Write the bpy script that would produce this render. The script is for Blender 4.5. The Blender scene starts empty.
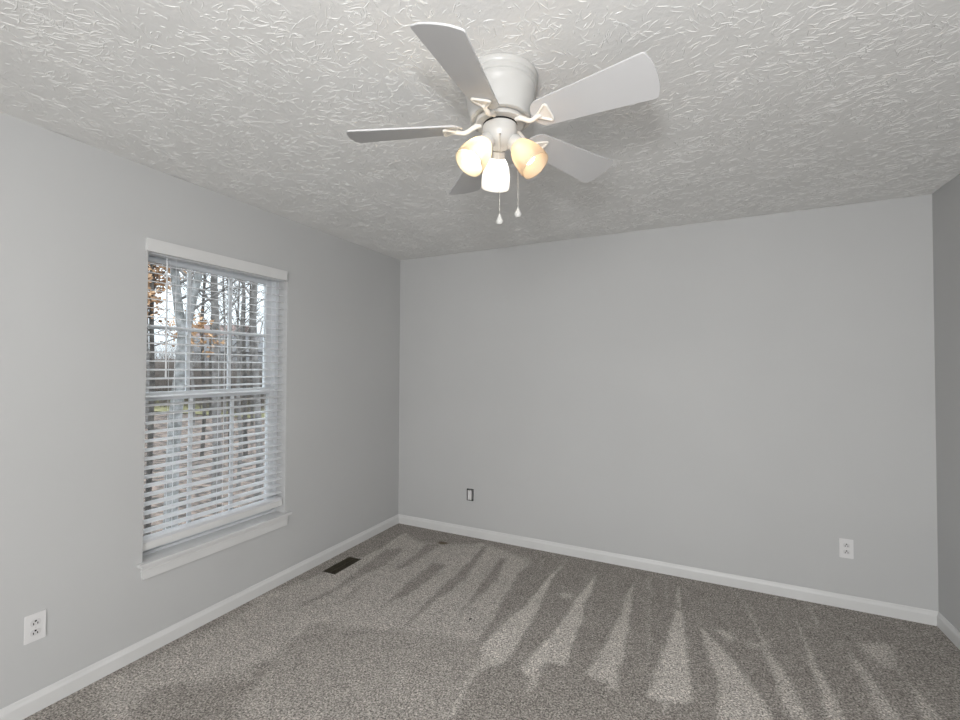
import bpy, bmesh, math, random
from mathutils import Vector, Matrix

# ------------------------------------------------------------------ camera, world, lights, exposure
SC = bpy.context.scene
COL = SC.collection
R = math.radians
H = 2.44            # ceiling height
W = 3.70            # room width, window wall to right wall
FRONT = -6.40       # wall behind the camera
CAM = Vector((2.4642, -3.3717, 1.4304))
F_PX = 440.25
YAW, PITCH, ROLL = 0.45038, 0.019356, 0.0043649

cd = bpy.data.cameras.new('camera')
cam = bpy.data.objects.new('camera', cd)
COL.objects.link(cam)
fw = Vector((-math.sin(YAW) * math.cos(PITCH), math.cos(YAW) * math.cos(PITCH), math.sin(PITCH)))
rt = Vector((math.cos(YAW), math.sin(YAW), 0))
up = rt.cross(fw)
r2 = math.cos(ROLL) * rt + math.sin(ROLL) * up
u2 = -math.sin(ROLL) * rt + math.cos(ROLL) * up
cam.matrix_world = Matrix(((r2.x, u2.x, -fw.x, CAM.x), (r2.y, u2.y, -fw.y, CAM.y), (r2.z, u2.z, -fw.z, CAM.z), (0, 0, 0, 1)))
cd.sensor_fit = 'HORIZONTAL'
cd.sensor_width = 36
cd.lens = F_PX / 960 * 36
cd.clip_start = 0.02
cd.clip_end = 400
SC.camera = cam

wd = bpy.data.worlds.new('overcast_sky')
SC.world = wd
wd.use_nodes = True
bg = wd.node_tree.nodes['Background']
bg.inputs[0].default_value = (0.87, 0.935, 1.0, 1)
# overcast sky: the zenith three times as bright as the horizon
wt = wd.node_tree
w_tc = wt.nodes.new('ShaderNodeTexCoord')
w_sep = wt.nodes.new('ShaderNodeSeparateXYZ')
w_mr = wt.nodes.new('ShaderNodeMapRange')
w_mr.inputs[1].default_value = 0.0
w_mr.inputs[2].default_value = 1.0
w_mr.inputs[3].default_value = 1.15
w_mr.inputs[4].default_value = 6.4
wt.links.new(w_tc.outputs['Generated'], w_sep.inputs[0])
wt.links.new(w_sep.outputs[2], w_mr.inputs[0])
wt.links.new(w_mr.outputs[0], bg.inputs[1])

def light(name, kind, loc, power, color=(1, 1, 1), rot=(0, 0, 0), **kw):
    l = bpy.data.lights.new(name, kind)
    l.energy = power
    l.color = color
    for k, v in kw.items():
        setattr(l, k, v)
    o = bpy.data.objects.new(name, l)
    o.location = loc
    o.rotation_euler = rot
    COL.objects.link(o)
    return o
# the photographer's flash just above the camera, and an added area fill before the closed wall behind it
light('flash', 'POINT', (2.44, -3.45, 1.80), 52, (1, 1, 1), shadow_soft_size=0.05)
light('rear_fill', 'AREA', (2.75, FRONT + 0.40, 1.30), 92, (1, 1, 1), (R(90), 0, R(3)), shape='RECTANGLE', size=1.7, size_y=2.2)

vs = SC.view_settings
vs.view_transform = 'Standard'
vs.look = 'None'
vs.exposure = 0.08
vs.gamma = 1.0
vs.use_curve_mapping = False

# ------------------------------------------------------------------ materials
def srgb(r, g, b):
    f = lambda c: ((c / 255 + 0.055) / 1.055) ** 2.4 if c > 10 else c / 255 / 12.92
    return (f(r), f(g), f(b), 1)

def mat(name, color, rough=0.5, spec=0.5, metal=0.0):
    m = bpy.data.materials.new(name)
    m.use_nodes = True
    b = m.node_tree.nodes['Principled BSDF']
    b.inputs['Base Color'].default_value = color
    b.inputs['Roughness'].default_value = rough
    b.inputs['Specular IOR Level'].default_value = spec
    b.inputs['Metallic'].default_value = metal
    return m

def nd(m, kind, **inp):
    n = m.node_tree.nodes.new(kind)
    for k, v in inp.items():
        if k in n.inputs:
            n.inputs[k].default_value = v
        else:
            setattr(n, k, v)
    return n

def ln(m, a, ao, b, bi):
    m.node_tree.links.new(a.outputs[ao], b.inputs[bi])

def bsdf(m):
    return m.node_tree.nodes['Principled BSDF']

def mottle(m, c1, c2, scale, detail=4, lo=0.35, hi=0.65, bump=0.0, bscale=None, bdist=0.002, coords='Object'):
    tc = nd(m, 'ShaderNodeTexCoord')
    n = nd(m, 'ShaderNodeTexNoise', Scale=scale, Detail=detail)
    ln(m, tc, coords, n, 'Vector')
    cr = nd(m, 'ShaderNodeValToRGB')
    cr.color_ramp.elements[0].position = lo
    cr.color_ramp.elements[0].color = c1
    cr.color_ramp.elements[1].position = hi
    cr.color_ramp.elements[1].color = c2
    ln(m, n, 'Fac', cr, 'Fac')
    ln(m, cr, 'Color', bsdf(m), 'Base Color')
    if bump:
        n2 = nd(m, 'ShaderNodeTexNoise', Scale=bscale or scale, Detail=3)
        ln(m, tc, coords, n2, 'Vector')
        bp = nd(m, 'ShaderNodeBump', Strength=bump, Distance=bdist)
        ln(m, n2, 'Fac', bp, 'Height')
        ln(m, bp, 'Normal', bsdf(m), 'Normal')
    return m

M = {}
M['wall'] = mottle(mat('wall_paint', (.5, .5, .5, 1), 0.62, 0.25), (.50, .503, .502, 1), (.515, .518, .517, 1), 1.3, 2, bump=0.12, bscale=260, bdist=0.0006)
M['ceil'] = mottle(mat('ceiling_texture_paint', (.7, .7, .7, 1), 0.75, 0.2), (.73, .728, .717, 1), (.76, .758, .747, 1), 3.0, 4, bump=0.3, bscale=70, bdist=0.004)
M['trim'] = mottle(mat('trim_enamel', (.8, .8, .8, 1), 0.38, 0.4), (.635, .635, .63, 1), (.66, .66, .655, 1), 6, 2)
M['vinyl'] = mottle(mat('window_vinyl', (.8, .8, .8, 1), 0.4, 0.4), (.67, .69, .71, 1), (.71, .73, .75, 1), 5, 2)
M['slat'] = mottle(mat('blind_faux_wood', (.8, .8, .8, 1), 0.30, 0.5), (.74, .75, .77, 1), (.78, .79, .81, 1), 4, 2)
M['sill'] = mottle(mat('sill_enamel', (.7, .7, .7, 1), 0.22, 0.5), (.66, .66, .66, 1), (.68, .68, .68, 1), 6, 2)
M['cord'] = mat('blind_cord', (.72, .74, .76, 1), 0.8, 0.2)
M['wand'] = mat('wand_plastic', (.62, .64, .66, 1), 0.3, 0.5)
M['fan'] = mottle(mat('fan_enamel', (.8, .8, .8, 1), 0.32, 0.45), (.50, .496, .48, 1), (.52, .516, .50, 1), 8, 2)
M['blade'] = mottle(mat('fan_blade_laminate', (.8, .8, .8, 1), 0.45, 0.35), (.52, .52, .525, 1), (.535, .535, .54, 1), 5, 2)
M['bracket'] = mat('bracket_enamel', (.78, .75, .70, 1), 0.35, 0.45)
M['dark'] = mat('dark_gap', (.02, .019, .018, 1), 0.6, 0.2)
M['chain'] = mat('pull_chain_metal', (.42, .40, .37, 1), 0.35, 0.5, 0.8)
M['plate'] = mat('outlet_plastic', (.70, .695, .695, 1), 0.35, 0.45)
M['recept'] = mat('receptacle_plastic', (.62, .615, .615, 1), 0.35, 0.45)
M['slot'] = mat('slot_dark', (.015, .015, .015, 1), 0.6, 0.2)
M['box'] = mottle(mat('electrical_box_plastic', (.03, .03, .035, 1), 0.5, 0.3), (.012, .012, .014, 1), (.03, .03, .034, 1), 40, 2)
M['register'] = mottle(mat('register_bronze', (.06, .05, .035, 1), 0.5, 0.4), (.030, .025, .015, 1), (.06, .05, .032, 1), 60, 3)
M['well'] = mat('duct_dark', (.008, .007, .006, 1), 0.8, 0.1)

# carpet: pile direction left by the vacuum is stored per vertex, yarn speckle is procedural
mc = mat('carpet_pile', (.3, .28, .26, 1), 0.95, 0.08)
tc = nd(mc, 'ShaderNodeTexCoord')
at = nd(mc, 'ShaderNodeAttribute'); at.attribute_name = 'pile'
st = nd(mc, 'ShaderNodeAttribute'); st.attribute_name = 'stain'
v1 = nd(mc, 'ShaderNodeTexNoise', Scale=130.0, Detail=2.0, Roughness=0.7)
v2 = nd(mc, 'ShaderNodeTexVoronoi', Scale=120.0)
v3 = nd(mc, 'ShaderNodeTexNoise', Scale=9.0, Detail=4.0)
for v in (v1, v2, v3):
    ln(mc, tc, 'Object', v, 'Vector')
ramp = nd(mc, 'ShaderNodeMix'); ramp.data_type = 'RGBA'
ramp.inputs[6].default_value = (.280, .258, .235, 1)
ramp.inputs[7].default_value = (.560, .525, .487, 1)
ln(mc, at, 'Fac', ramp, 0)
sp = nd(mc, 'ShaderNodeMapRange'); sp.inputs[1].default_value = .32; sp.inputs[2].default_value = .68
sp.inputs[3].default_value = .28; sp.inputs[4].default_value = 1.68
ln(mc, v1, 'Fac', sp, 0)
sp2 = nd(mc, 'ShaderNodeMapRange'); sp2.inputs[1].default_value = 0; sp2.inputs[2].default_value = 1
sp2.inputs[3].default_value = .72; sp2.inputs[4].default_value = 1.28
sepc = nd(mc, 'ShaderNodeSeparateColor'); ln(mc, v2, 'Color', sepc, 0); ln(mc, sepc, 0, sp2, 0)
sp3 = nd(mc, 'ShaderNodeMapRange'); sp3.inputs[1].default_value = .3; sp3.inputs[2].default_value = .7
sp3.inputs[3].default_value = .93; sp3.inputs[4].default_value = 1.07
ln(mc, v3, 'Fac', sp3, 0)
mm = nd(mc, 'ShaderNodeMath', operation='MULTIPLY'); ln(mc, sp, 0, mm, 0); ln(mc, sp2, 0, mm, 1)
mm2 = nd(mc, 'ShaderNodeMath', operation='MULTIPLY'); ln(mc, mm, 0, mm2, 0); ln(mc, sp3, 0, mm2, 1)
mul = nd(mc, 'ShaderNodeVectorMath', operation='SCALE')
ln(mc, ramp, 2, mul, 0); ln(mc, mm2, 0, mul, 'Scale')
stm = nd(mc, 'ShaderNodeMix'); stm.data_type = 'RGBA'
stm.inputs[7].default_value = (.10, .072, .038, 1)
ln(mc, st, 'Fac', stm, 0); ln(mc, mul, 0, stm, 6)
ln(mc, stm, 2, bsdf(mc), 'Base Color')
bp = nd(mc, 'ShaderNodeBump', Strength=0.55, Distance=0.006)
ln(mc, v1, 'Fac', bp, 'Height'); ln(mc, bp, 'Normal', bsdf(mc), 'Normal')
M['carpet'] = mc

def glass_pane(name):
    m = bpy.data.materials.new(name)
    m.use_nodes = True
    nt = m.node_tree
    nt.nodes.remove(nt.nodes['Principled BSDF'])
    out = nt.nodes['Material Output']
    tr = nd(m, 'ShaderNodeBsdfTransparent'); tr.inputs[0].default_value = (.95, .97, .97, 1)
    gl = nd(m, 'ShaderNodeBsdfGlossy', Roughness=0.02)
    fr = nd(m, 'ShaderNodeFresnel', IOR=1.35)
    mx = nd(m, 'ShaderNodeMixShader')
    ln(m, fr, 0, mx, 0); ln(m, tr, 0, mx, 1); ln(m, gl, 0, mx, 2)
    ln(m, mx, 0, out, 'Surface')
    return m
M['glass'] = glass_pane('window_glass')

def frosted(name, col):
    m = bpy.data.materials.new(name)
    m.use_nodes = True
    nt = m.node_tree
    b = bsdf(m)
    b.inputs['Base Color'].default_value = col
    b.inputs['Roughness'].default_value = 0.35
    out = nt.nodes['Material Output']
    tl = nd(m, 'ShaderNodeBsdfTranslucent'); tl.inputs[0].default_value = col
    mx = nd(m, 'ShaderNodeMixShader'); mx.inputs[0].default_value = 0.6
    ln(m, b, 0, mx, 1); ln(m, tl, 0, mx, 2)
    tr = nd(m, 'ShaderNodeBsdfTransparent'); tr.inputs[0].default_value = (1, .97, .93, 1)
    mx2 = nd(m, 'ShaderNodeMixShader'); mx2.inputs[0].default_value = 0.16
    ln(m, mx, 0, mx2, 1); ln(m, tr, 0, mx2, 2); ln(m, mx2, 0, out, 'Surface')
    return m
M['shade'] = frosted('frosted_glass_shade', (.63, .57, .46, 1))
M['shade_peach'] = frosted('frosted_glass_shade_peach', (.60, .51, .41, 1))
M['shade_white'] = frosted('frosted_glass_shade_white', (.72, .715, .70, 1))

def bulb(name, col, s):
    m = mat(name, (.9, .9, .9, 1), 0.4)
    bsdf(m).inputs['Emission Color'].default_value = col
    bsdf(m).inputs['Emission Strength'].default_value = s
    return m
M['bulb_left'] = bulb('bulb_bright', (1, .91, .76, 1), 20.0)
M['bulb_right'] = bulb('bulb_warm', (1, .84, .64, 1), 13.0)
M['bulb_back'] = bulb('bulb_white', (1, .96, .90, 1), 22.0)

# outdoors
M['leaf_litter'] = mottle(mat('leaf_litter', (.3, .2, .15, 1), 0.9, 0.1), (.026, .024, .023, 1), (.155, .118, .098, 1), 4.5, 9, 0.38, 0.62)
M['lawn'] = mottle(mat('autumn_lawn', (.3, .3, .1, 1), 0.9, 0.1), (0.103, 0.098, 0.048, 1), (0.185, 0.169, 0.095, 1), 1.5, 6)
M['bark_pale'] = mottle(mat('bark_pale', (.4, .4, .4, 1), 0.9, 0.1), (0.123, 0.122, 0.117, 1), (0.280, 0.277, 0.274, 1), 9, 6, bump=.5, bscale=14, bdist=.01)
M['bark_grey'] = mottle(mat('bark_grey', (.3, .3, .3, 1), 0.9, 0.1), (0.091, 0.085, 0.080, 1), (0.208, 0.195, 0.187, 1), 8, 5)
M['bark_dark'] = mottle(mat('bark_dark', (.2, .2, .2, 1), 0.9, 0.1), (0.042, 0.038, 0.036, 1), (0.109, 0.099, 0.090, 1), 8, 5)
M['leaf_orange'] = mottle(mat('leaf_orange', (.4, .2, .1, 1), 0.8, 0.1), (0.285, 0.158, 0.074, 1), (0.540, 0.361, 0.230, 1), 3, 3)
M['brush'] = mottle(mat('brush_twigs', (.2, .2, .2, 1), 0.9, 0.1), (0.072, 0.061, 0.055, 1), (0.188, 0.162, 0.144, 1), 2.0, 6)
M['siding'] = mottle(mat('house_siding', (.7, .7, .7, 1), 0.7, 0.2), (0.306, 0.315, 0.332, 1), (0.341, 0.350, 0.366, 1), 1, 2)
M['roof'] = mottle(mat('house_roof_slate', (.2, .2, .25, 1), 0.8, 0.1), (0.076, 0.074, 0.078, 1), (0.107, 0.105, 0.104, 1), 3, 4)
M['roof_red'] = mottle(mat('house_roof_red', (.3, .2, .2, 1), 0.8, 0.1), (0.114, 0.079, 0.071, 1), (0.153, 0.111, 0.102, 1), 3, 4)
M['house_glass'] = mat('house_window', (.06, .07, .08, 1), 0.15, 0.5)

# ------------------------------------------------------------------ mesh helpers
def tag(o, label=None, cat=None, group=None, kind=None):
    if label: o['label'] = label
    if cat: o['category'] = cat
    if group: o['group'] = group
    if kind: o['kind'] = kind
    return o

def empty(name, loc=(0, 0, 0), rz=0):
    o = bpy.data.objects.new(name, None)
    o.empty_display_size = 0.1
    o.location = loc
    o.rotation_euler = (0, 0, rz)
    COL.objects.link(o)
    return o

def link(name, me, m, parent=None, loc=None, smooth=False):
    if m is not None:
        me.materials.append(m)
    o = bpy.data.objects.new(name, me)
    COL.objects.link(o)
    if parent: o.parent = parent
    if loc: o.location = loc
    if smooth:
        me.shade_smooth()
        me.set_sharp_from_angle(angle=R(38))
    return o

def obj(name, bm, m, parent=None, loc=None, smooth=False, bevel=0.0):
    if bevel:
        bmesh.ops.bevel(bm, geom=[e for e in bm.edges if e.calc_face_angle(0) > 0.6], offset=bevel, segments=2, affect='EDGES', clamp_overlap=True)
    bmesh.ops.recalc_face_normals(bm, faces=bm.faces)
    me = bpy.data.meshes.new(name)
    bm.to_mesh(me)
    bm.free()
    return link(name, me, m, parent, loc, smooth or bevel > 0)

def box(bm, x0, x1, y0, y1, z0, z1, mx=None):
    vs_ = [bm.verts.new((x, y, z)) for z in (z0, z1) for y in (y0, y1) for x in (x0, x1)]
    for f in ((0, 2, 3, 1), (4, 5, 7, 6), (0, 1, 5, 4), (2, 6, 7, 3), (0, 4, 6, 2), (1, 3, 7, 5)):
        bm.faces.new([vs_[i] for i in f])
    if mx is not None:
        bmesh.ops.transform(bm, matrix=mx, verts=vs_)
    return vs_

def BX(*a, mx=None):
    bm = bmesh.new()
    box(bm, *a, mx=mx)
    return bm

def frame_of(d):
    d = d.normalized()
    a = Vector((0, 0, 1)) if abs(d.z) < 0.9 else Vector((1, 0, 0))
    s = d.cross(a).normalized()
    return s, s.cross(d).normalized()

def tube(bm, pts, radii, n=8, caps=True, closed=False):
    pts = [Vector(p) for p in pts]
    if not hasattr(radii, '__len__'):
        radii = [radii] * len(pts)
    rings = []
    k = len(pts)
    s = None
    for i, p in enumerate(pts):
        if closed:
            d = pts[(i + 1) % k] - pts[i - 1]
        else:
            d = pts[min(i + 1, k - 1)] - pts[max(i - 1, 0)]
        if s is None:
            s, t = frame_of(d)
        else:
            dn = d.normalized()
            s = (s - dn * s.dot(dn))
            s = s.normalized() if s.length > 1e-6 else frame_of(d)[0]
            t = s.cross(dn).normalized()
        rings.append([bm.verts.new(p + (s * math.cos(2 * math.pi * j / n) + t * math.sin(2 * math.pi * j / n)) * radii[i]) for j in range(n)])
    for i in range(k if closed else k - 1):
        a, b = rings[i], rings[(i + 1) % k]
        for j in range(n):
            bm.faces.new((a[j], a[(j + 1) % n], b[(j + 1) % n], b[j]))
    if caps and not closed:
        bm.faces.new(rings[0][::-1])
        bm.faces.new(rings[-1])

def lathe(bm, prof, n=48, mx=None, cap0=True, cap1=True):
    """prof: list of (radius, z)"""
    rings = []
    allv = []
    for r, z in prof:
        if r < 1e-5:
            v = bm.verts.new((0, 0, z)); rings.append([v]); allv.append(v)
        else:
            rr = [bm.verts.new((r * math.cos(2 * math.pi * j / n), r * math.sin(2 * math.pi * j / n), z)) for j in range(n)]
            rings.append(rr); allv += rr
    for a, b in zip(rings, rings[1:]):
        for j in range(n):
            q = (j + 1) % n
            if len(a) == 1 and len(b) == 1: continue
            if len(a) == 1: bm.faces.new((a[0], b[q], b[j]))
            elif len(b) == 1: bm.faces.new((a[j], a[q], b[0]))
            else: bm.faces.new((a[j], a[q], b[q], b[j]))
    if cap0 and len(rings[0]) > 1: bm.faces.new(rings[0][::-1])
    if cap1 and len(rings[-1]) > 1: bm.faces.new(rings[-1])
    if mx is not None:
        bmesh.ops.transform(bm, matrix=mx, verts=allv)

def prism(bm, outline, z0, z1, mx=None):
    """outline of (x, y) extruded from z0 to z1"""
    a = [bm.verts.new((x, y, z0)) for x, y in outline]
    b = [bm.verts.new((x, y, z1)) for x, y in outline]
    n = len(a)
    bm.faces.new(a[::-1]); bm.faces.new(b)
    for i in range(n):
        bm.faces.new((a[i], a[(i + 1) % n], b[(i + 1) % n], b[i]))
    if mx is not None:
        bmesh.ops.transform(bm, matrix=mx, verts=a + b)

def slab_with_holes(u0, u1, v0, v1, holes, thick, place):
    """wall slab with rectangular openings; place(u, v, depth) -> xyz"""
    bm = bmesh.new()
    us = sorted({u0, u1} | {h[0] for h in holes} | {h[1] for h in holes})
    vs_ = sorted({v0, v1} | {h[2] for h in holes} | {h[3] for h in holes})
    inh = lambda u, v: any(h[0] < u < h[1] and h[2] < v < h[3] for h in holes)
    cache = {}
    def V(u, v, d):
        k = (u, v, d)
        if k not in cache: cache[k] = bm.verts.new(place(u, v, d))
        return cache[k]
    for i in range(len(us) - 1):
        for j in range(len(vs_) - 1):
            a, b, c, d = us[i], us[i + 1], vs_[j], vs_[j + 1]
            if inh((a + b) / 2, (c + d) / 2): continue
            for dep in (0, thick):
                bm.faces.new((V(a, c, dep), V(b, c, dep), V(b, d, dep), V(a, d, dep)))
    bnd = [e for e in bm.edges if len(e.link_faces) == 1]
    inv = {v: k for k, v in cache.items()}
    for e in bnd:
        k1, k2 = inv[e.verts[0]], inv[e.verts[1]]
        if k1[2] == 0:
            bm.faces.new((V(*k1), V(*k2), V(k2[0], k2[1], thick), V(k1[0], k1[1], thick)))
    return bm

# ------------------------------------------------------------------ room shell
T = 0.16
OY0, OY1, OZ0, OZ1 = -2.120, -1.262, 0.445, 2.070      # window opening
tag(obj('wall_left', slab_with_holes(FRONT, T, -0.3, H + .1, [(OY0, OY1, OZ0, OZ1)], T, lambda u, v, d: (-d, u, v)), M['wall']), 'light grey painted wall with the window', kind='structure')
BXH = (0.7125, 0.7785, 0.301, 0.403)
tag(obj('wall_back', slab_with_holes(0, W, -0.3, H + .1, [BXH], T, lambda u, v, d: (u, d, v)), M['wall']), 'light grey painted wall opposite the camera', kind='structure')
tag(obj('wall_right', BX(W, W + T, FRONT, T, -0.3, H + .1), M['wall']), 'light grey painted wall at the right', kind='structure')
tag(obj('wall_front', BX(-T, W + T, FRONT - T, FRONT, -0.3, H + .1), M['wall']), 'light grey painted wall behind the camera', kind='structure')

# ceiling with stomp-brush plaster ridges
def build_ceiling():
    rnd = random.Random(11)
    verts, faces = [], []
    def quad(a, b, c, d):
        n = len(verts); verts.extend((a, b, c, d)); faces.append((n, n + 1, n + 2, n + 3))
    quad((-.001, FRONT, H), (W + .001, FRONT, H), (W + .001, .001, H), (-.001, .001, H))
    def stroke(x, y, ang, L, curv, hgt, wid):
        n = 4
        base = len(verts)
        px, py, a = x, y, ang
        for i in range(n + 1):
            t = i / n
            e = math.sin(math.pi * min(1, max(0.0, t * 0.94 + 0.03))) ** 0.6
            hh, ww = hgt * e, wid * (0.35 + 0.65 * e)
            nx, ny = -math.sin(a), math.cos(a)
            for s, z in ((-1, 0.0), (-.25, hh), (.25, hh), (1, 0.0)):
                X = min(W - .001, max(.001, px + nx * ww * s)); Y = min(-.001, py + ny * ww * s)
                verts.append((X, Y, H - z + (.0003 if z == 0 else 0)))
            px += math.cos(a) * L / n; py += math.sin(a) * L / n
            a += curv / n
        for i in range(n):
            for j in range(3):
                p = base + i * 4 + j
                faces.append((p, p + 1, p + 5, p + 4))
    y0 = -3.3
    area = W * -y0
    from mathutils import noise
    for k in range(int(area * 480)):
        cx, cy = rnd.uniform(0, W), rnd.uniform(y0, 0)
        a0 = 7.0 * noise.noise(Vector((cx * 3.1, cy * 3.1, 2))) + rnd.gauss(0, .5)
        for q in range(rnd.randint(3, 8)):
            a = a0 + rnd.gauss(0, .35)
            d, off = rnd.gauss(0, .03), rnd.gauss(0, .03)
            stroke(cx + math.cos(a0) * d - math.sin(a0) * off, cy + math.sin(a0) * d + math.cos(a0) * off, a,
                   rnd.uniform(.012, .05), rnd.uniform(-1.3, 1.3), rnd.uniform(.0004, .0015), rnd.uniform(.0014, .0030))
    me = bpy.data.meshes.new('ceiling')
    me.from_pydata(verts, [], faces)
    # slab above, so no light leaks in
    o = link('ceiling', me, M['ceil'])
    return o
tag(build_ceiling(), 'white stomp-brush textured plaster ceiling', kind='structure')
tag(obj('roof_slab', BX(-T, W + T, FRONT - T, T, H + .1, H + .2), M['wall']), 'roof slab over the ceiling', kind='structure')  # unseen slab, keeps light from leaking in above the ceiling

# ------------------------------------------------------------------ carpet floor
def ray_floor(px, py):
    d = fw + r2 * ((px - 480) / F_PX) - u2 * ((py - 360) / F_PX)
    s = -CAM.z / d.z
    return (CAM.x + s * d.x, CAM.y + s * d.y)
def crop_poly(pts, ox, oy, sc):
    return [ray_floor(ox + x / sc, oy + y / sc) for x, y in pts]
# vacuum marks: strokes of light and dark pile, outlined on the floor (metres once projected)
MARKS = []   # (polygon, value, feather)
def mark(val, pts, ox, oy, sc, fe=0.02):
    MARKS.append((crop_poly(pts, ox, oy, sc), val, fe))
A_ = (300, 510, 4.8); B_ = (460, 540, 4.8); C_ = (620, 570, 4.8); D_ = (760, 570, 4.8); E_ = (280, 600, 4.8); G_ = (100, 590, 4.8)
# left field: lighter, with dark streaks
mark(.66, [(-200, 420), (0, 345), (240, 250), (470, 110), (640, 170), (860, 160), (1010, 200), (1140, 260), (1050, 420), (860, 640), (700, 620), (480, 580), (300, 570), (200, 575), (110, 545), (30, 600), (-60, 690), (-250, 760)], *A_, fe=.05)
mark(.17, [(0, 350), (110, 300), (240, 230), (290, 245), (500, 120), (460, 95), (300, 180), (180, 200), (0, 300)], *A_)
mark(.17, [(-60, 470), (0, 450), (160, 380), (330, 250), (420, 190), (500, 180), (420, 260), (250, 340), (150, 400), (0, 470)], *A_)
mark(.15, [(440, 295), (560, 210), (600, 165), (680, 165), (600, 220), (520, 270)], *A_)
mark(.36, [(180, 450), (260, 370), (300, 350), (260, 420)], *A_)
mark(.12, [(380, 490), (470, 390), (580, 300), (640, 255), (700, 260), (640, 320), (560, 380), (460, 430)], *A_)
mark(.12, [(490, 570), (570, 480), (680, 370), (760, 300), (880, 160), (900, 180), (800, 320), (720, 390), (640, 440), (560, 520)], *A_)
mark(.12, [(780, 480), (840, 400), (900, 310), (960, 230), (990, 230), (950, 330), (880, 400)], *A_)
mark(.12, [(850, 640), (900, 560), (960, 460), (1050, 300), (1130, 240), (1180, 200), (1230, 200), (1130, 360), (1000, 500), (900, 620)], *A_)
# thin light streaks among them
mark(.72, [(240, 250), (380, 190), (500, 110), (520, 115), (400, 195), (260, 260)], *A_, fe=.012)
mark(.70, [(420, 260), (560, 180), (600, 160), (570, 190)], *A_, fe=.012)
mark(.70, [(640, 300), (780, 240), (870, 160), (890, 165), (800, 260)], *A_, fe=.015)
# mid field
mark(.95, [(515, 95), (455, 150), (400, 210), (330, 300), (215, 400), (140, 470), (100, 520), (100, 575), (150, 605), (200, 600), (260, 520), (340, 400), (400, 280), (440, 190), (470, 150)], *B_, fe=.012)
mark(.70, [(100, 575), (60, 620), (0, 720), (20, 720), (80, 640), (150, 605)], *B_, fe=.02)
mark(.95, [(650, 165), (620, 210), (560, 280), (500, 380), (430, 460), (360, 530), (290, 610), (310, 640), (340, 650), (410, 600), (430, 590), (500, 605), (540, 500), (580, 400), (600, 310), (640, 220)], *B_, fe=.012)
mark(.72, [(340, 650), (320, 720), (350, 720), (390, 640), (410, 600)], *B_, fe=.02)
mark(.88, [(830, 205), (800, 270), (775, 350), (740, 420), (690, 500), (650, 580), (600, 635), (640, 665), (700, 690), (710, 720), (750, 720), (760, 620), (790, 520), (810, 420), (820, 330), (825, 260)], *B_, fe=.015)
mark(.62, [(470, 255), (540, 255), (530, 285), (490, 280)], *B_, fe=.02)
# right field
mark(.80, [(282, 80), (270, 110), (278, 180), (290, 180), (288, 110)], *C_, fe=.01)
mark(.92, [(272, 190), (240, 270), (215, 380), (170, 500), (130, 600), (200, 635), (220, 690), (235, 640), (340, 650), (340, 560), (325, 420), (315, 300), (300, 210)], *C_, fe=.014)
mark(.85, [(385, 280), (405, 340), (430, 430), (480, 540), (470, 640), (470, 760), (740, 760), (700, 640), (640, 560), (560, 460), (500, 390), (440, 330), (410, 290)], *C_, fe=.015)
mark(.66, [(460, 275), (530, 300), (560, 330), (520, 345), (480, 310)], *C_, fe=.02)
mark(.62, [(600, 340), (670, 350), (680, 380), (620, 370)], *C_, fe=.02)
mark(.80, [(560, 105), (600, 160), (640, 240), (690, 370), (720, 470), (760, 570), (850, 760), (930, 760), (850, 600), (790, 500), (730, 400), (670, 290), (620, 190)], *C_, fe=.015)
mark(.80, [(840, 230), (880, 340), (920, 450), (950, 560), (1020, 760), (1110, 760), (1020, 600), (960, 480), (910, 380), (860, 270)], *C_, fe=.015)
mark(.72, [(430, 390), (440, 440), (500, 540), (570, 700), (640, 760), (700, 740), (600, 620), (530, 500), (460, 430)], *D_, fe=.018)
mark(.66, [(480, 360), (560, 350), (640, 360), (650, 470), (600, 470), (540, 420)], *D_, fe=.03)
mark(.66, [(650, 460), (700, 530), (790, 620), (870, 720), (800, 720), (730, 640), (760, 620)], *D_, fe=.016)
mark(.58, [(240, 170), (290, 270), (280, 275), (232, 180)], *D_, fe=.01)
for q in ([(140, 40), (152, 40), (140, 560), (126, 560)], [(220, 50), (228, 50), (226, 170), (219, 170)], [(345, 170), (352, 170), (385, 260), (375, 260)], [(910, 160), (918, 160), (955, 250), (946, 250)]):
    mark(.36, q, *C_, fe=.010)
for q in ([(395, 90), (402, 90), (385, 150), (378, 150)], [(902, 180), (909, 180), (909, 600), (900, 600)], [(610, 170), (617, 170), (580, 260), (572, 260)], [(640, 120), (648, 120), (600, 210), (592, 210)]):
    mark(.36, q, *B_, fe=.010)
for q in ([(65, 160), (72, 160), (110, 240), (102, 240)], [(655, 250), (662, 250), (700, 290), (690, 290)], [(780, 290), (787, 285), (910, 440), (900, 445)]):
    mark(.36, q, *D_, fe=.010)
# foreground field: medium with a darker edge, light streak
mark(.37, [(-200, 500), (20, 250), (130, 140), (200, 120), (300, 150), (520, 160), (760, 180), (960, 210), (930, 320), (760, 640), (-300, 700)], *E_, fe=.05)
mark(.32, [(0, 270), (130, 140), (200, 115), (300, 155), (400, 170), (350, 190), (250, 230), (120, 230), (40, 300)], *E_, fe=.04)
mark(.66, [(920, 320), (850, 450), (790, 570), (830, 570), (880, 460), (940, 340)], *E_, fe=.015)
mark(.60, [(580, 340), (540, 440), (570, 440), (600, 360)], *E_, fe=.03)
mark(.60, [(0, 450), (200, 370), (400, 250), (700, 100), (820, 10), (960, 0), (960, 120), (850, 230), (700, 420), (560, 420), (380, 480), (200, 520), (100, 700), (0, 700)], *G_, fe=.06)
mark(.17, [(150, 560), (250, 480), (420, 440), (460, 470), (350, 600), (180, 620)], *G_, fe=.05)
mark(.34, [(820, 340), (900, 270), (960, 230), (960, 300), (880, 350)], *G_, fe=.04)

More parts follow.
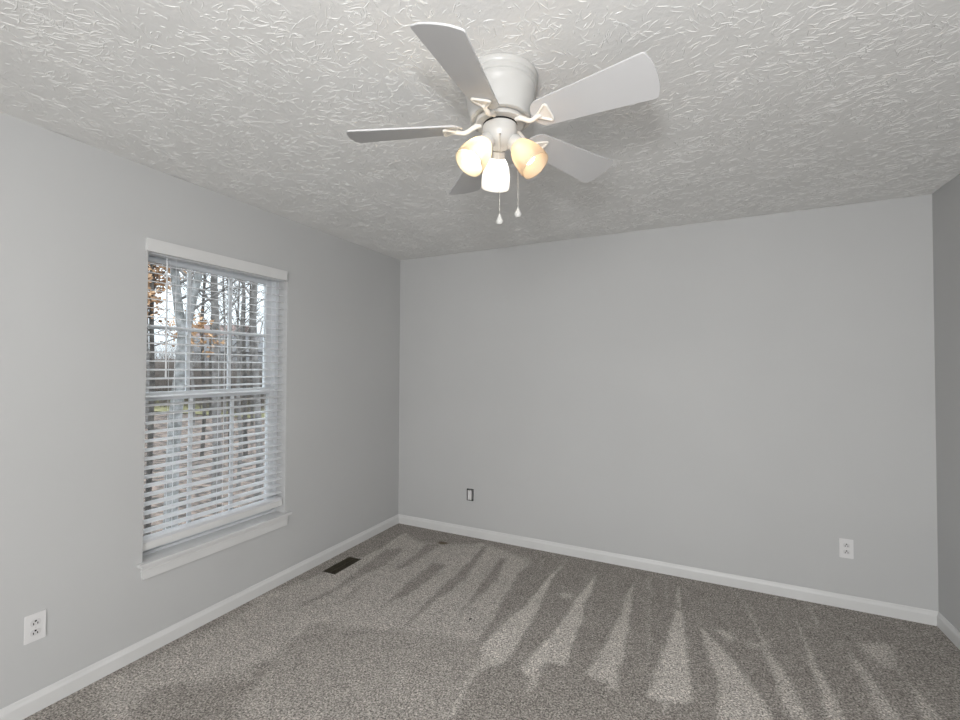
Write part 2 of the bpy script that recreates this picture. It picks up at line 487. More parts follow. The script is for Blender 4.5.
VX0, VX1, VY0, VY1 = 0.104, 0.226, -1.040, -0.757     # floor register hole
def build_floor():
    def axis(lo, hi, step, extra):
        pts = sorted([lo, hi] + list(extra))
        out = []
        for a, b in zip(pts, pts[1:]):
            n = max(1, round((b - a) / step))
            out += [a + (b - a) * i / n for i in range(n)]
        return out + [hi]
    xs = axis(0, W, .0125, (VX0, VX1))
    ys = axis(-3.0, 0, .0125, (VY0, VY1))
    polys = []
    for P, v, fe in MARKS:
        polys.append((P, v, fe, min(p[0] for p in P) - fe, max(p[0] for p in P) + fe, min(p[1] for p in P) - fe, max(p[1] for p in P) + fe))
    def sd(P, x, y):
        best = 1e9; ins = False
        n = len(P)
        for i in range(n):
            ax, ay = P[i]; bx, by = P[(i + 1) % n]
            dx, dy = bx - ax, by - ay
            l2 = dx * dx + dy * dy
            t = max(0, min(1, ((x - ax) * dx + (y - ay) * dy) / l2)) if l2 > 0 else 0
            q = (x - ax - t * dx) ** 2 + (y - ay - t * dy) ** 2
            if q < best: best = q
            if (ay > y) != (by > y) and x < dx * (y - ay) / dy + ax: ins = not ins
        return math.sqrt(best) * (1 if ins else -1)
    from mathutils import noise
    sx, sy = ray_floor(443, 543)
    verts, pile, stain = [], [], []
    for y in ys:
        for x in xs:
            verts.append((x, y, 0.0))
            j = noise.noise(Vector((x * 9, y * 9, 0))) * .012 + noise.noise(Vector((x * 30, y * 30, 3))) * .007
            X, Y = x + j, y + noise.noise(Vector((x * 9, y * 9, 7))) * .012
            val = .15 + .05 * noise.noise(Vector((x * 3, y * 1.2, 5)))
            for P, v, fe, a, b, c, d in polys:
                if a < X < b and c < Y < d:
                    s = sd(P, X, Y)
                    w = max(0, min(1, .5 + s / (2 * fe)))
                    w = w * w * (3 - 2 * w)
                    val += (v - val) * w
            pile.append(val)
            q = ((x - sx) / .05) ** 2 + ((y - sy) / .028) ** 2 + noise.noise(Vector((x * 40, y * 40, 0))) * .5
            stain.append(max(0, min(.75, 1.2 - q)))
    nx = len(xs)
    faces = []
    for j in range(len(ys) - 1):
        for i in range(nx - 1):
            cx, cy = (xs[i] + xs[i + 1]) / 2, (ys[j] + ys[j + 1]) / 2
            if VX0 < cx < VX1 and VY0 < cy < VY1: continue
            p = j * nx + i
            faces.append((p, p + 1, p + 1 + nx, p + nx))
    n = len(verts)                                     # plain strip under and behind the camera
    verts += [(0, FRONT, 0), (W, FRONT, 0), (W, -3.0, 0), (0, -3.0, 0)]
    pile += [.4] * 4; stain += [0] * 4
    faces.append((n, n + 1, n + 2, n + 3))
    # cut edge of the carpet round the register
    for (ax, ay), (bx, by) in (((VX0, VY0), (VX1, VY0)), ((VX1, VY0), (VX1, VY1)), ((VX1, VY1), (VX0, VY1)), ((VX0, VY1), (VX0, VY0))):
        n = len(verts)
        verts += [(ax, ay, 0), (bx, by, 0), (bx, by, -.02), (ax, ay, -.02)]
        pile += [.3] * 4; stain += [0] * 4
        faces.append((n, n + 1, n + 2, n + 3))
    me = bpy.data.meshes.new('floor')
    me.from_pydata(verts, [], faces)
    for nm, data in (('pile', pile), ('stain', stain)):
        a = me.attributes.new(nm, 'FLOAT', 'POINT')
        a.data.foreach_set('value', data)
    return link('floor', me, M['carpet'])
tag(build_floor(), 'grey-beige cut pile carpet with vacuum marks', kind='structure')

# ------------------------------------------------------------------ baseboards
def baseboard(name, mxf, L, label):
    prof = [(0, 0), (.0125, 0), (.0125, .054), (.0105, .060), (.0075, .066), (.0055, .075), (.0035, .0785), (0, .0785)]
    bm = bmesh.new()
    a = [bm.verts.new(mxf(0, d, z)) for d, z in prof]
    b = [bm.verts.new(mxf(L, d, z)) for d, z in prof]
    n = len(prof)
    bm.faces.new(a); bm.faces.new(b[::-1])
    for i in range(n):
        bm.faces.new((a[i], a[(i + 1) % n], b[(i + 1) % n], b[i]))
    return tag(obj(name, bm, M['trim']), label, kind='structure')
baseboard('baseboard_left', lambda l, d, z: (d, FRONT + l, z), -FRONT, 'white baseboard along the window wall')
baseboard('baseboard_back', lambda l, d, z: (l, -d, z), W, 'white baseboard along the back wall')
baseboard('baseboard_right', lambda l, d, z: (W - d, FRONT + l, z), -FRONT, 'white baseboard along the right wall')

# ------------------------------------------------------------------ window_1
win = tag(empty('window_1', (0, (OY0 + OY1) / 2, OZ0)), 'white vinyl double-hung window with grilles', kind='structure')
WL = Vector(win.location)
def wbox(bm, x0, x1, y0, y1, z0, z1):
    box(bm, x0, x1, y0 - WL.y, y1 - WL.y, z0 - WL.z, z1 - WL.z)
def wobj(name, boxes, m, bevel=0.0):
    bm = bmesh.new()
    for b in boxes: wbox(bm, *b)
    return obj(name, bm, m, win, bevel=bevel)
SZ = 0.460   # stool top
wobj('jamb_liner', [(-.09, -.0005, OY1 - .006, OY1, SZ, OZ1), (-.09, -.0005, OY0, OY0 + .006, SZ, OZ1), (-.09, -.0005, OY0, OY1, OZ1 - .006, OZ1)], M['wall'])
iy0, iy1 = OY0 + .006, OY1 - .006
FR = .022
wobj('frame', [(-.16, -.085, iy0 - .028, iy0 - .028 + FR, SZ - .004, OZ1 - .006), (-.16, -.085, iy1 - FR, iy1, SZ - .004, OZ1 - .006), (-.16, -.085, iy0 - .028 + FR, iy1 - FR, OZ1 - .040, OZ1 - .006), (-.16, -.085, iy0 - .028 + FR, iy1 - FR, SZ - .004, SZ + .014)], M['vinyl'])
gy0, gy1 = iy0 - .028 + FR + .0005, iy1 - FR - .0005
def sash(name, x0, x1, z0, z1, top, bot):
    st_ = .040
    s = wobj(name, [(x0, x1, gy0, gy0 + st_, z0, z1), (x0, x1, gy1 - st_, gy1, z0, z1), (x0, x1, gy0 + st_, gy1 - st_, z1 - top, z1), (x0, x1, gy0 + st_, gy1 - st_, z0, z0 + bot)], M['vinyl'])
    a, b, c, d = gy0 + st_, gy1 - st_, z0 + bot, z1 - top
    xm = (x0 + x1) / 2
    bm = bmesh.new(); wbox(bm, xm - .002, xm + .002, a, b, c, d)
    obj('pane', bm, M['glass'], s)
    bm = bmesh.new()
    for k in (1, 2):
        y = a + (b - a) * k / 3
        wbox(bm, xm - .007, xm + .007, y - .009, y + .009, c, d)
    if name == 'upper_sash':
        wbox(bm, xm - .0068, xm + .0068, a, b, (c + d) / 2 - .009, (c + d) / 2 + .009)
    obj('grille', bm, M['vinyl'], s)
    return s
sash('lower_sash', -.122, -.092, SZ + .0145, 1.298, .042, .034)
sash('upper_sash', -.156, -.126, 1.252, OZ1 - .0405, .036, .045)
# sill (stool) with rounded nose and apron below it
bm = bmesh.new()
yl, yr = OY0 - .019 - WL.y, OY1 + .026 - WL.y
prism(bm, [(-.0845, iy0 - WL.y), (.0003, iy0 - WL.y), (.0003, yl), (.032, yl), (.032, yr), (.0003, yr), (.0003, iy1 - WL.y), (-.0845, iy1 - WL.y)], SZ - .0145 - WL.z, SZ - WL.z)
obj('sill', bm, M['sill'], win, bevel=.003)
bm = bmesh.new()
prism(bm, [(OY0 - .004 - WL.y, SZ - .0145 - WL.z), (OY1 + .008 - WL.y, SZ - .0145 - WL.z), (OY1 + .004 - WL.y, .377 - WL.z), (OY0 + .004 - WL.y, .377 - WL.z)], 0.0002, .014)
for v in bm.verts:
    v.co = (v.co.z, v.co.x, v.co.y)
for a, b, c in ((.014, .020, .012), (.014, .018, .032)):
    wbox(bm, .0002, .0165, OY0 - .003, OY1 + .005, SZ - .0145 - c, SZ - .0145 - c + .009)
obj('apron', bm, M['trim'], win)

# ------------------------------------------------------------------ blind
bl = tag(empty('window_blind', (0, (OY0 + OY1) / 2, .509)), 'white faux-wood slatted blind with a valance hanging in the window', 'blind')
BL = Vector(bl.location)
def bbox(bm, x0, x1, y0, y1, z0, z1):
    return box(bm, x0, x1, y0 - BL.y, y1 - BL.y, z0 - BL.z, z1 - BL.z)
bm = bmesh.new(); bbox(bm, .0008, .016, -2.127, -1.284, 2.013, 2.0775)
obj('valance', bm, M['trim'], bl, bevel=.0025)
by0, by1 = OY0 + .010, OY1 - .014
bm = bmesh.new(); bbox(bm, -.072, -.018, by0, by1, 2.010, 2.062)
obj('headrail', bm, M['vinyl'], bl, bevel=.002)
SX = -.045
TILT = R(7)
def slat_bm(bm, z, y0, y1):
    n = 6
    tops, bots = [], []
    for i in range(n + 1):
        t = -1 + 2 * i / n
        x = t * .0255
        crown = .0022 * (1 - t * t)
        X = SX + x * math.cos(TILT)
        Z = z - x * math.sin(TILT) + crown
        tops.append((X, Z + .0012)); bots.append((X, Z - .0012))
    outl = tops + bots[::-1]
    a = [bm.verts.new((x, y0 - BL.y, zz - BL.z)) for x, zz in outl]
    b = [bm.verts.new((x, y1 - BL.y, zz - BL.z)) for x, zz in outl]
    bm.faces.new(a); bm.faces.new(b[::-1])
    k = len(a)
    for i in range(k):
        bm.faces.new((a[i], a[(i + 1) % k], b[(i + 1) % k], b[i]))
bm = bmesh.new()
z = .598
while z < 1.99:
    slat_bm(bm, z, by0, by1)
    z += .0455
for q in range(4):                                   # slats stacked on the bottom rail
    slat_bm(bm, .5485 + q * .0042, by0, by1)
obj('slats', bm, M['slat'], bl)
bm = bmesh.new(); bbox(bm, SX - .025, SX + .027, by0, by1 + .002, .509, .545)
obj('bottom_rail', bm, M['trim'], bl, bevel=.006)
for yy in (by0 + .14, (by0 + by1) / 2, by1 - .10):
    bm = bmesh.new()
    for dx in (-.0268, .0268):
        tube(bm, [(SX + dx, yy - BL.y, .53 - BL.z), (SX + dx, yy - BL.y, 2.02 - BL.z)], .0010, 6)
    obj('ladder_cord', bm, M['cord'], bl)
bm = bmesh.new()
tube(bm, [(-.012, -2.02 - BL.y, 2.0 - BL.z), (-.010, -2.02 - BL.y, 1.96 - BL.z), (-.008, -2.018 - BL.y, 1.40 - BL.z), (-.008, -2.018 - BL.y, 1.375 - BL.z)], [.003, .0042, .0042, .0055], 8)
obj('tilt_wand', bm, M['wand'], bl, smooth=True)

# ------------------------------------------------------------------ ceiling fan
FX, FY = 1.8635, -1.9775
fan = tag(empty('ceiling_fan', (FX, FY, H)), 'white five-blade ceiling fan with a three-lamp light kit', 'ceiling fan')
bm = bmesh.new()
lathe(bm, [(r * 1.025, z_ * .95) for r, z_ in [(.120, 0.0), (.127, -.001), (.1285, -.006), (.127, -.018), (.1235, -.022), (.1245, -.027), (.1235, -.040), (.1195, -.044), (.1205, -.049), (.119, -.062), (.1165, -.066),
           (.115, -.085), (.111, -.108), (.106, -.130), (.1025, -.146), (.1035, -.152), (.1015, -.158), (.092, -.160), (.088, -.156), (0, -.156)]], 72)
obj('motor_housing', bm, M['fan'], fan, smooth=True)
bm = bmesh.new()
lathe(bm, [(.083, -.1487), (.085, -.152), (.085, -.159), (.082, -.163), (.060, -.164), (0, -.164)], 56)
obj('rotor', bm, M['fan'], fan, smooth=True)
bm = bmesh.new()
lathe(bm, [(.060, -.1645), (.060, -.1685), (0, -.1685)], 48)
obj('gap_ring', bm, M['dark'], fan, smooth=True)
bm = bmesh.new()
lathe(bm, [(.058, -.169), (.0605, -.171), (.0605, -.200), (.059, -.207), (.054, -.220), (.047, -.231), (.036, -.239), (.020, -.244), (0, -.245)], 56)
obj('switch_housing', bm, M['fan'], fan, smooth=True)

TH0 = -84.0
DROOP = R(3.2)      # blades sag towards their tips
ZB = -.178          # blade height below the ceiling
def blade_outline():
    pts = []
    RT, HT = .518, .0755
    hw = lambda r: .050 + (HT - .050) * (r - .165) / (RT - .165)
    for i in range(0, 13):                            # rounded root
        a = math.pi / 2 + math.pi * i / 12
        pts.append((.172 + .042 * math.cos(a), .0505 * math.sin(a)))
    pts += [(.30, -hw(.30)), (.42, -hw(.42))]
    rc = .013
    arc = [(RT - rc + rc * math.cos(R(-90 + 72 * i / 5)), -HT + rc + rc * math.sin(R(-90 + 72 * i / 5))) for i in range(6)]
    pts += arc
    for t in (-.6, -.35, -.12, .12, .35, .6):
        pts.append((RT + .012 * (1 - t * t), t * HT))
    pts += [(x, -y) for x, y in arc[::-1]]
    pts += [(.42, hw(.42)), (.30, hw(.30))]
    return pts
def pitch_mx(z, bp):
    # ccw edge (+y local) lower
    return Matrix.Translation((0, 0, z + .165 * math.sin(DROOP))) @ Matrix.Rotation(DROOP, 4, 'Y') @ Matrix.Rotation(-bp, 4, 'X')
def make_blade(k, bp):
    bm = bmesh.new()
    prism(bm, blade_outline(), -.0027, .0027, pitch_mx(ZB, bp))
    b = obj('blade', bm, M['blade'], fan, bevel=.001)
    b.rotation_euler = (0, 0, R(TH0 + 72 * k))
    bm = bmesh.new()
    mx = pitch_mx(ZB, bp)
    # triangular loop under the blade root
    loop = []
    cs = [(.146, 0), (.197, -.036), (.197, .036)]
    for i in range(3):
        c = Vector(cs[i]); p = Vector(cs[i - 1]); n = Vector(cs[(i + 1) % 3])
        e1 = (p - c).normalized() * .014; e2 = (n - c).normalized() * .014
        for t in (0, .25, .5, .75, 1):
            q = (c + e1) * (1 - t) ** 2 + c * 2 * t * (1 - t) + (c + e2) * t * t
            loop.append(mx @ Vector((q.x, q.y, -.0075)))
    tube(bm, loop, .0042, 8, closed=True)
    inner = [(q * 1.0) for q in loop]
    cen = sum(inner, Vector()) / len(inner)
    lo = [bm.verts.new(cen + (v - cen) * .93 + Vector((0, 0, .001))) for v in inner]
    hi = [bm.verts.new(cen + (v - cen) * .93 + Vector((0, 0, .0045))) for v in inner]
    bm.faces.new(lo); bm.faces.new(hi[::-1])
    for i in range(len(lo)):
        bm.faces.new((lo[i], lo[(i + 1) % len(lo)], hi[(i + 1) % len(lo)], hi[i]))
    e = mx @ Vector((.150, 0, -.0085))
    tube(bm, [(.066, 0, -.1610), (.082, 0, -.165), (.096, 0, -.173), (.110, 0, -.183), (.124, 0, -.1895), (.138, 0, -.1885), tuple(e), tuple(mx @ Vector((.166, 0, -.0085)))],
         [.009, .0095, .0085, .0078, .0078, .008, .0085, .006], 10)
    obj('blade_bracket', bm, M['bracket'], b, smooth=True)
    return b
for k, bp in enumerate((18, 20, 14, 15, 14)):       # the blades droop a little unequally
    make_blade(k, R(bp))

# lamps of the light kit
def lamp(ang, tilt, msh, mbu):
    a = R(ang)
    out = Vector((math.cos(a), math.sin(a), 0))
    ax = (out * math.sin(R(tilt)) + Vector((0, 0, -1)) * math.cos(R(tilt))).normalized()
    p0 = out * .034 + Vector((0, 0, -.208))
    s = Vector((-math.sin(a), math.cos(a), 0)); t = ax.cross(s)
    mx = Matrix(((s.x, t.x, ax.x, p0.x), (s.y, t.y, ax.y, p0.y), (s.z, t.z, ax.z, p0.z), (0, 0, 0, 1)))
    bm = bmesh.new()
    lathe(bm, [(.0, 0), (.019, 0), (.020, .020), (.0215, .024), (.0265, .027), (.0275, .032), (.0275, .046), (.0265, .049), (.024, .050), (0, .050)], 36, mx)
    h = obj('lamp_holder', bm, M['fan'], fan, smooth=True)
    bm = bmesh.new()
    outer = [(.0255, .050), (.030, .054), (.038, .066), (.0450, .085), (.0495, .105), (.0520, .125), (.0525, .143), (.0515, .156)]
    inner = [(r - .003, z_) for r, z_ in outer[::-1]]
    inner[0] = (.0490, .1545)
    lathe(bm, outer + inner, 48, mx, cap0=False, cap1=False)
    obj('lamp_shade', bm, msh, h, smooth=True)
    bm = bmesh.new()
    lathe(bm, [(.0, .050), (.012, .050), (.0125, .066), (.016, .076), (.0225, .090), (.0255, .103), (.0235, .116), (.017, .126), (.008, .131), (0, .132)], 32, mx)
    obj('light_bulb', bm, mbu, h, smooth=True)
lamp(-119, 38, M['shade'], M['bulb_left'])
lamp(1, 38, M['shade_peach'], M['bulb_right'])
lamp(121, 38, M['shade_white'], M['bulb_back'])

# pull chains (beaded) with teardrop pulls
def chain(p0, z1):
    bm = bmesh.new()
    x, y, z = p0
    tube(bm, [(x, y, z), (x, y, z1)], .0009, 6)
    n = int((z - z1) / .006)
    for i in range(n):
        bmesh.ops.create_icosphere(bm, subdivisions=1, radius=.0017, matrix=Matrix.Translation((x, y, z - .006 * i)))
    bmesh.ops.create_icosphere(bm, subdivisions=2, radius=.0042, matrix=Matrix.Translation((x, y, z)))
    c = obj('pull_chain', bm, M['chain'], fan, smooth=True)
    bm = bmesh.new()
    lathe(bm, [(0, 0), (.002, -.001), (.004, -.008), (.0085, -.018), (.0115, -.026), (.0110, -.032), (.007, -.037), (0, -.0385)], 24, Matrix.Translation((x, y, z1)))
    obj('chain_pull', bm, M['fan'], c, smooth=True)
ca = R(-66.7)
chain((.053 * math.cos(ca), .053 * math.sin(ca), -.222), -.490)
chain((.0635 * math.cos(R(14)), .0635 * math.sin(R(14)), -.205), -.452)

# ------------------------------------------------------------------ outlets and wall box
def rrect(w, h, r, n=4):
    pts = []
    for cx, cy, a0 in ((w / 2 - r, h / 2 - r, 0), (-w / 2 + r, h / 2 - r, 90), (-w / 2 + r, -h / 2 + r, 180), (w / 2 - r, -h / 2 + r, 270)):
        for i in range(n + 1):
            a = R(a0 + 90 * i / n)
            pts.append((cx + r * math.cos(a), cy + r * math.sin(a)))
    return pts
def outlet(name, loc, rz, label):
    """local: x across, z up, -y out of the wall"""
    o = tag(empty(name, loc, rz), label, 'outlet', 'duplex wall outlets')
    S = Matrix(((1, 0, 0, 0), (0, 0, -1, 0), (0, 1, 0, 0), (0, 0, 0, 1)))     # (x, y, z) -> (x, -z, y)
    bm = bmesh.new()
    prism(bm, rrect(.068, .1140, .004), 0.0003, .0055, S)
    obj('cover_plate', bm, M['plate'], o, bevel=.0015)
    for cz in (.0197, -.0197):
        bm = bmesh.new()
        pts = []
        for i in range(28):
            a = 2 * math.pi * i / 28
            pts.append((.0172 * math.cos(a), max(-.0122, min(.0122, .0172 * math.sin(a))) + cz))
        prism(bm, pts, .0058, .0072, S)
        rc = obj('receptacle', bm, M['recept'], o)
        bm = bmesh.new()
        prism(bm, [(-.0080, cz - .0078), (-.0050, cz - .0078), (-.0050, cz + .0012), (-.0080, cz + .0012)], .0074, .0077, S)
        prism(bm, [(.0050, cz - .0070), (.0080, cz - .0070), (.0080, cz + .0008), (.0050, cz + .0008)], .0074, .0077, S)
        prism(bm, [(.0036 * math.cos(2 * math.pi * i / 12), cz + .0068 + .0036 * math.sin(2 * math.pi * i / 12)) for i in range(12)], .0074, .0077, S)
        obj('slots', bm, M['slot'], rc)
    bm = bmesh.new()
    prism(bm, [(.0030 * math.cos(2 * math.pi * i / 12), .0030 * math.sin(2 * math.pi * i / 12)) for i in range(12)], .0057, .0068, S)
    obj('screw', bm, M['recept'], o)
outlet('wall_outlet', (0, -2.5095, .350), R(90), 'white duplex outlet on the window wall, above the left baseboard')
outlet('wall_outlet', (3.2915, 0, .356), 0, 'white duplex outlet on the back wall near the right corner')

wb = tag(empty('wall_box', ((BXH[0] + BXH[1]) / 2, 0, (BXH[2] + BXH[3]) / 2)), 'uncovered black electrical box with a pale insert low on the back wall', 'electrical box')
hw_, hh_ = (BXH[1] - BXH[0]) / 2 - .0006, (BXH[3] - BXH[2]) / 2 - .0006
bm = bmesh.new()
t_ = .003
box(bm, -hw_, hw_, .046, .049, -hh_, hh_)
box(bm, -hw_, -hw_ + t_, .001, .046, -hh_, hh_); box(bm, hw_ - t_, hw_, .001, .046, -hh_, hh_)
box(bm, -hw_ + t_, hw_ - t_, .001, .046, -hh_, -hh_ + t_); box(bm, -hw_ + t_, hw_ - t_, .001, .046, hh_ - t_, hh_)
obj('box', bm, M['box'], wb)
bm = bmesh.new()
box(bm, -.025, .010, .003, .030, -.0455, .036)
box(bm, -.018, .004, -.0005, .003, -.033, .026)
obj('insert', bm, M['plate'], wb, bevel=.001)
for zz in (-.039, .031):
    bm = bmesh.new()
    lathe(bm, [(.0035, .0), (.003, .0012), (0, .0014)], 12, Matrix(((1, 0, 0, -.007), (0, 0, -1, .003), (0, 1, 0, zz), (0, 0, 0, 1))))
    obj('screw', bm, M['chain'], wb)

# ------------------------------------------------------------------ floor register
rg = tag(empty('floor_register', ((VX0 + VX1) / 2, (VY0 + VY1) / 2, -.014)), 'dark bronze floor register set into the carpet by the left baseboard', 'floor vent')
rw, rl = (VX1 - VX0) / 2 - .001, (VY1 - VY0) / 2 - .001
bm = bmesh.new()
for a in ((-rw, -rw + .010, -rl, rl), (rw - .010, rw, -rl, rl), (-rw + .010, rw - .010, -rl, -rl + .012), (-rw + .010, rw - .010, rl - .012, rl)):
    box(bm, *a, 0, .010)
box(bm, -.0025, .0025, -rl + .012, rl - .012, .001, .009)
obj('frame', bm, M['register'], rg)
bm = bmesh.new()
k = 22
for i in range(k):
    y = -rl + .018 + (2 * rl - .036) * i / (k - 1)
    box(bm, -rw + .0105, rw - .0105, -.0022, .0022, -.004, .006, Matrix.Translation((0, y, 0)) @ Matrix.Rotation(R(24), 4, 'X'))
obj('louvers', bm, M['register'], rg)
bm = bmesh.new(); box(bm, -rw, rw, -rl, rl, -.030, -.012)
obj('duct_boot', bm, M['well'], rg)

# tiny dark crumb on the carpet
cx_, cy_ = ray_floor(470.5, 619.5)
bm = bmesh.new()
bmesh.ops.create_icosphere(bm, subdivisions=2, radius=.006)
rr = random.Random(4)
for v in bm.verts:
    v.co = Vector((v.co.x * 1.5, v.co.y * .8, v.co.z * .5)) * rr.uniform(.8, 1.15)
o = obj('carpet_lint', bm, M['well'], None, (cx_, cy_, .003), smooth=True)
o.rotation_euler = (0, 0, .6)
tag(o, 'tiny dark speck of lint on the carpet in mid floor', 'lint')

# ------------------------------------------------------------------ outdoors, seen through the window
GZ = -2.7
def at(px, py, depth):
    """point seen at that pixel, depth metres in front of the camera"""
    return CAM + (fw + r2 * ((px - 480) / F_PX) - u2 * ((py - 360) / F_PX)) * depth
bm = bmesh.new()
n = 40
gv = {}
from mathutils import noise as nz
for i in range(n + 1):
    for j in range(n + 1):
        x = -.4 - 90 * (i / n) ** 1.5; y = -25 + 105 * j / n
        gv[i, j] = bm.verts.new((x, y, GZ + .25 * nz.noise(Vector((x * .1, y * .1, 0))) + max(0, (-x - 14)) * .075))
for i in range(n):
    for j in range(n):
        bm.faces.new((gv[i, j], gv[i + 1, j], gv[i + 1, j + 1], gv[i, j + 1]))
tag(obj('ground', bm, M['leaf_litter'], smooth=True), 'leaf-covered ground outside the window', kind='structure')
def gz(x, y):
    return GZ + .25 * nz.noise(Vector((x * .1, y * .1, 0))) + max(0, (-x - 14)) * .075

def grow(bm, rnd, p, d, L, r, depth, twigs=3, spread=.6, n=5, tips=None):
    seg = 4 if depth > 0 else 3
    pts = [p.copy()]; rad = [r]
    q = p.copy(); dd = d.normalized()
    for i in range(seg):
        dd = (dd + Vector((rnd.uniform(-1, 1), rnd.uniform(-1, 1), rnd.uniform(-.4, .8))) * .13).normalized()
        q = q + dd * (L / seg)
        pts.append(q.copy()); rad.append(r * (1 - .55 * (i + 1) / seg))
    tube(bm, pts, rad, n, caps=False)
    if tips is not None and depth <= 1:
        tips.extend(pts[1:])
    if depth <= 0: return
    for k in range(twigs + (1 if depth > 1 else 0)):
        i = rnd.randint(1, seg)
        s, t = frame_of(dd)
        a = rnd.uniform(0, 2 * math.pi)
        nd_ = (dd * rnd.uniform(.55, 1.0) + (s * math.cos(a) + t * math.sin(a)) * rnd.uniform(.5, 1.0) * spread * 1.4 + Vector((0, 0, .15))).normalized()
        grow(bm, rnd, pts[i], nd_, L * rnd.uniform(.45, .75), rad[i] * rnd.uniform(.45, .65), depth - 1, twigs, spread, max(3, n - 1), tips)

def tree(seed, base, top, r, bark, label, group=None, depth=3, twigs=3, name='bare_tree', leaves=0, reach=1.0, nb=7, start=.36):
    """bare tree with its trunk from base to top"""
    rnd = random.Random(seed)
    b = Vector((base.x, base.y, gz(base.x, base.y) - .1))
    root = tag(empty(name, b), label, 'tree', group)
    tp = top - b
    pts, rad = [], []
    for i in range(8):
        t = i / 7
        w = Vector((rnd.uniform(-1, 1), rnd.uniform(-1, 1), 0)) * .05 * tp.length * .12
        pts.append(tp * t + (w if 0 < i < 7 else Vector())); rad.append(r * (1.12 - .6 * t))
    bm = bmesh.new(); tube(bm, pts, rad, 9)
    obj('trunk', bm, bark, root, smooth=True)
    bm = bmesh.new(); tips = []
    for k in range(nb):
        t = start + (1 - start) * k / (nb - 1)
        i = min(6, int(t * 7)); p = pts[i].lerp(pts[i + 1], t * 7 - i)
        a = rnd.uniform(0, 2 * math.pi)
        d = Vector((math.cos(a), math.sin(a), rnd.uniform(.4, 1.3)))
        grow(bm, rnd, p, d, tp.length * reach * rnd.uniform(.16, .32), r * (1.0 - .6 * t) * .36, depth - 1, twigs, .6, 5, tips)
    obj('branches', bm, bark, root)
    if leaves:
        bm = bmesh.new()
        for k in range(leaves):
            p = rnd.choice(tips) + Vector((rnd.gauss(0, .12), rnd.gauss(0, .12), rnd.gauss(0, .12)))
            s = rnd.uniform(.03, .075)
            rot = Matrix.Rotation(rnd.uniform(0, 6.28), 3, Vector((rnd.uniform(-1, 1), rnd.uniform(-1, 1), rnd.uniform(-1, 1))).normalized())
            vv = [bm.verts.new(p + rot @ Vector(c)) for c in ((-s, 0, 0), (0, -s * .6, s * .1), (s, 0, 0), (0, s * .6, s * .1))]
            bm.faces.new(vv)
        obj('foliage', bm, M['leaf_orange'], root)
    return root

# the forked pale tree near the house
def pale_tree():
    b = at(171, 535, 8.0)
    base = Vector((b.x, b.y, gz(b.x, b.y) - .1))
    root = tag(empty('forked_tree', base), 'pale forked tree standing close outside the window', 'tree')
    rnd = random.Random(5)
    P = lambda px, py, d=8.0: at(px, py, d) - base
    bm = bmesh.new()
    tube(bm, [Vector((0, 0, 0)), P(170, 540), P(172, 470), P(176, 410), P(181, 370), P(184, 340), P(186, 322)], [.15, .115, .108, .104, .10, .105, .09], 12)
    obj('trunk', bm, M['bark_pale'], root, smooth=True)
    bm = bmesh.new()
    tube(bm, [P(184, 335), P(190, 312), P(195, 290), P(201, 265), P(206, 235, 8.1), P(214, 190, 8.2), P(225, 120, 8.4)], [.09, .07, .065, .06, .055, .045, .025], 9)
    obj('limb', bm, M['bark_pale'], root, smooth=True)
    bm = bmesh.new()
    tube(bm, [P(184, 338), P(179, 312), P(176, 285), P(174, 258), P(172, 230, 7.9), P(168, 190, 7.8), P(164, 120, 7.6)], [.09, .075, .07, .065, .055, .045, .025], 9)
    obj('limb', bm, M['bark_pale'], root, smooth=True)
    bm = bmesh.new()
    for px, py in ((197, 285), (204, 245), (176, 285), (172, 235), (190, 312), (210, 215), (170, 205), (200, 268), (178, 300)):
        a = rnd.uniform(0, 6.28)
        grow(bm, rnd, P(px, py), Vector((math.cos(a), math.sin(a), .7)), rnd.uniform(.8, 1.7), .026, 3, 4, .6, 5)
    obj('branches', bm, M['bark_grey'], root)
pale_tree()
# the oak that kept its leaves, at the left edge of the window
b = at(150, 367, 9.5)
tree(21, b, at(158, 130, 9.5), .055, M['bark_dark'], 'slim tree with orange-brown leaves at the left edge of the window view', leaves=5500, depth=3, twigs=3, name='leafy_tree', reach=.34, nb=18, start=.5)
GT = 'bare trees in the woods outside the window'
LB = 'bare grey tree in the woods outside the window'
spec = [(218, 13.5, .125, 'bark_grey', 215), (258, 11.5, .085, 'bark_grey', 256), (232, 17, .07, 'bark_dark', 229), (240, 15, .06, 'bark_grey', 246), (247, 20, .09, 'bark_dark', 242),
        (203, 19, .07, 'bark_dark', 206), (226, 24, .07, 'bark_grey', 223), (194, 25, .08, 'bark_grey', 190), (211, 29, .08, 'bark_dark', 214),
        (149, 24, .08, 'bark_grey', 146), (253, 27, .08, 'bark_dark', 250), (238, 31, .08, 'bark_grey', 240)]
for i, (px, dep, r, bk, tpx) in enumerate(spec):
    tree(100 + i, at(px, 367, dep), at(tpx, 367 - 440 * (7.5 + i % 3) / dep, dep), r, M[bk], LB, GT, depth=3 if dep < 22 else 2, twigs=4, nb=13)

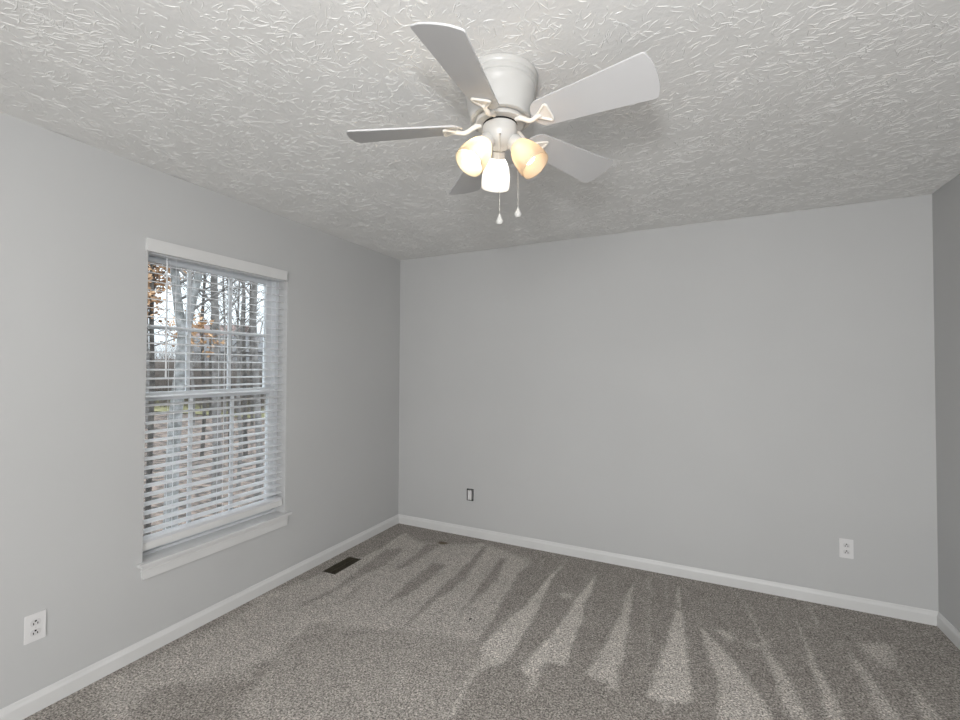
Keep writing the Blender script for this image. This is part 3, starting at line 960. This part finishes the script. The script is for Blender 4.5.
# brush along the edge of the woods
def brush(seed, px, dep, hgt, wid):
    rnd = random.Random(seed)
    c = at(px, 367, dep)
    c.z = gz(c.x, c.y) - .05
    bm = bmesh.new()
    for k in range(110):
        a = rnd.uniform(0, 6.28); q = rnd.uniform(0, wid)
        p = Vector((math.cos(a) * q, math.sin(a) * q, 0))
        grow(bm, rnd, p, Vector((rnd.uniform(-.5, .5), rnd.uniform(-.5, .5), 1)), hgt * rnd.uniform(.5, 1), .02, 1, 3, .5, 3)
    o = obj('bush', bm, M['brush'], None, c)
    tag(o, 'tangled leafless bush below the trees outside the window', 'bush', 'bushes outside the window')
for i in range(15):
    brush(300 + i, 138 + i * 9.5, 31 + (i * 7) % 11, 3.0 + (i * 5) % 4 * .35, 1.9)

# grass strip and houses beyond
bm = bmesh.new()
c = at(232, 367, 33)
ln_ = Vector((math.cos(YAW), math.sin(YAW), 0))
pts = []
for i in range(25):
    t = -9 + 18 * i / 24
    for s in (-3.5, 3.5):
        p = Vector((c.x, c.y, 0)) + ln_ * t + Vector((-ln_.y, ln_.x, 0)) * s
        pts.append(bm.verts.new((p.x, p.y, gz(p.x, p.y) + .06)))
for i in range(24):
    bm.faces.new((pts[2 * i], pts[2 * i + 1], pts[2 * i + 3], pts[2 * i + 2]))
tag(obj('lawn', bm, M['lawn']), 'yellow-green strip of grass beyond the woods', 'grass', kind='stuff')

def house(px, dep, wid, wall_h, roof_h, roofm, label):
    c = at(px, 367, dep)
    h = tag(empty('house', (c.x, c.y, gz(c.x, c.y)), YAW), label, 'house')
    bm = bmesh.new(); box(bm, -wid / 2, wid / 2, 0, 7, 0, wall_h)
    obj('wall', bm, M['siding'], h)
    bm = bmesh.new()
    prism(bm, [(-.5, wall_h), (7.5, wall_h), (3.5, wall_h + roof_h)], -wid / 2 - .4, wid / 2 + .4)
    for v in bm.verts: v.co = (v.co.z, v.co.x, v.co.y)
    obj('roof', bm, roofm, h)
    nwin = max(2, int(wid / 2.4))
    for i in range(nwin):
        for zz in (1.0, 3.6):
            if zz + 1.2 > wall_h: continue
            x = -wid / 2 + wid * (i + .5) / nwin
            bm = bmesh.new(); box(bm, x - .45, x + .45, -.06, 0, zz, zz + 1.2)
            obj('window', bm, M['house_glass'], h)
    return h
house(226, 44, 9.0, 3.7, 1.9, M['roof'], 'white-sided house with a slate grey roof seen through the trees')
house(209, 58, 6.0, 5.0, 1.9, M['roof_red'], 'house with a dull red roof behind the white-sided house')
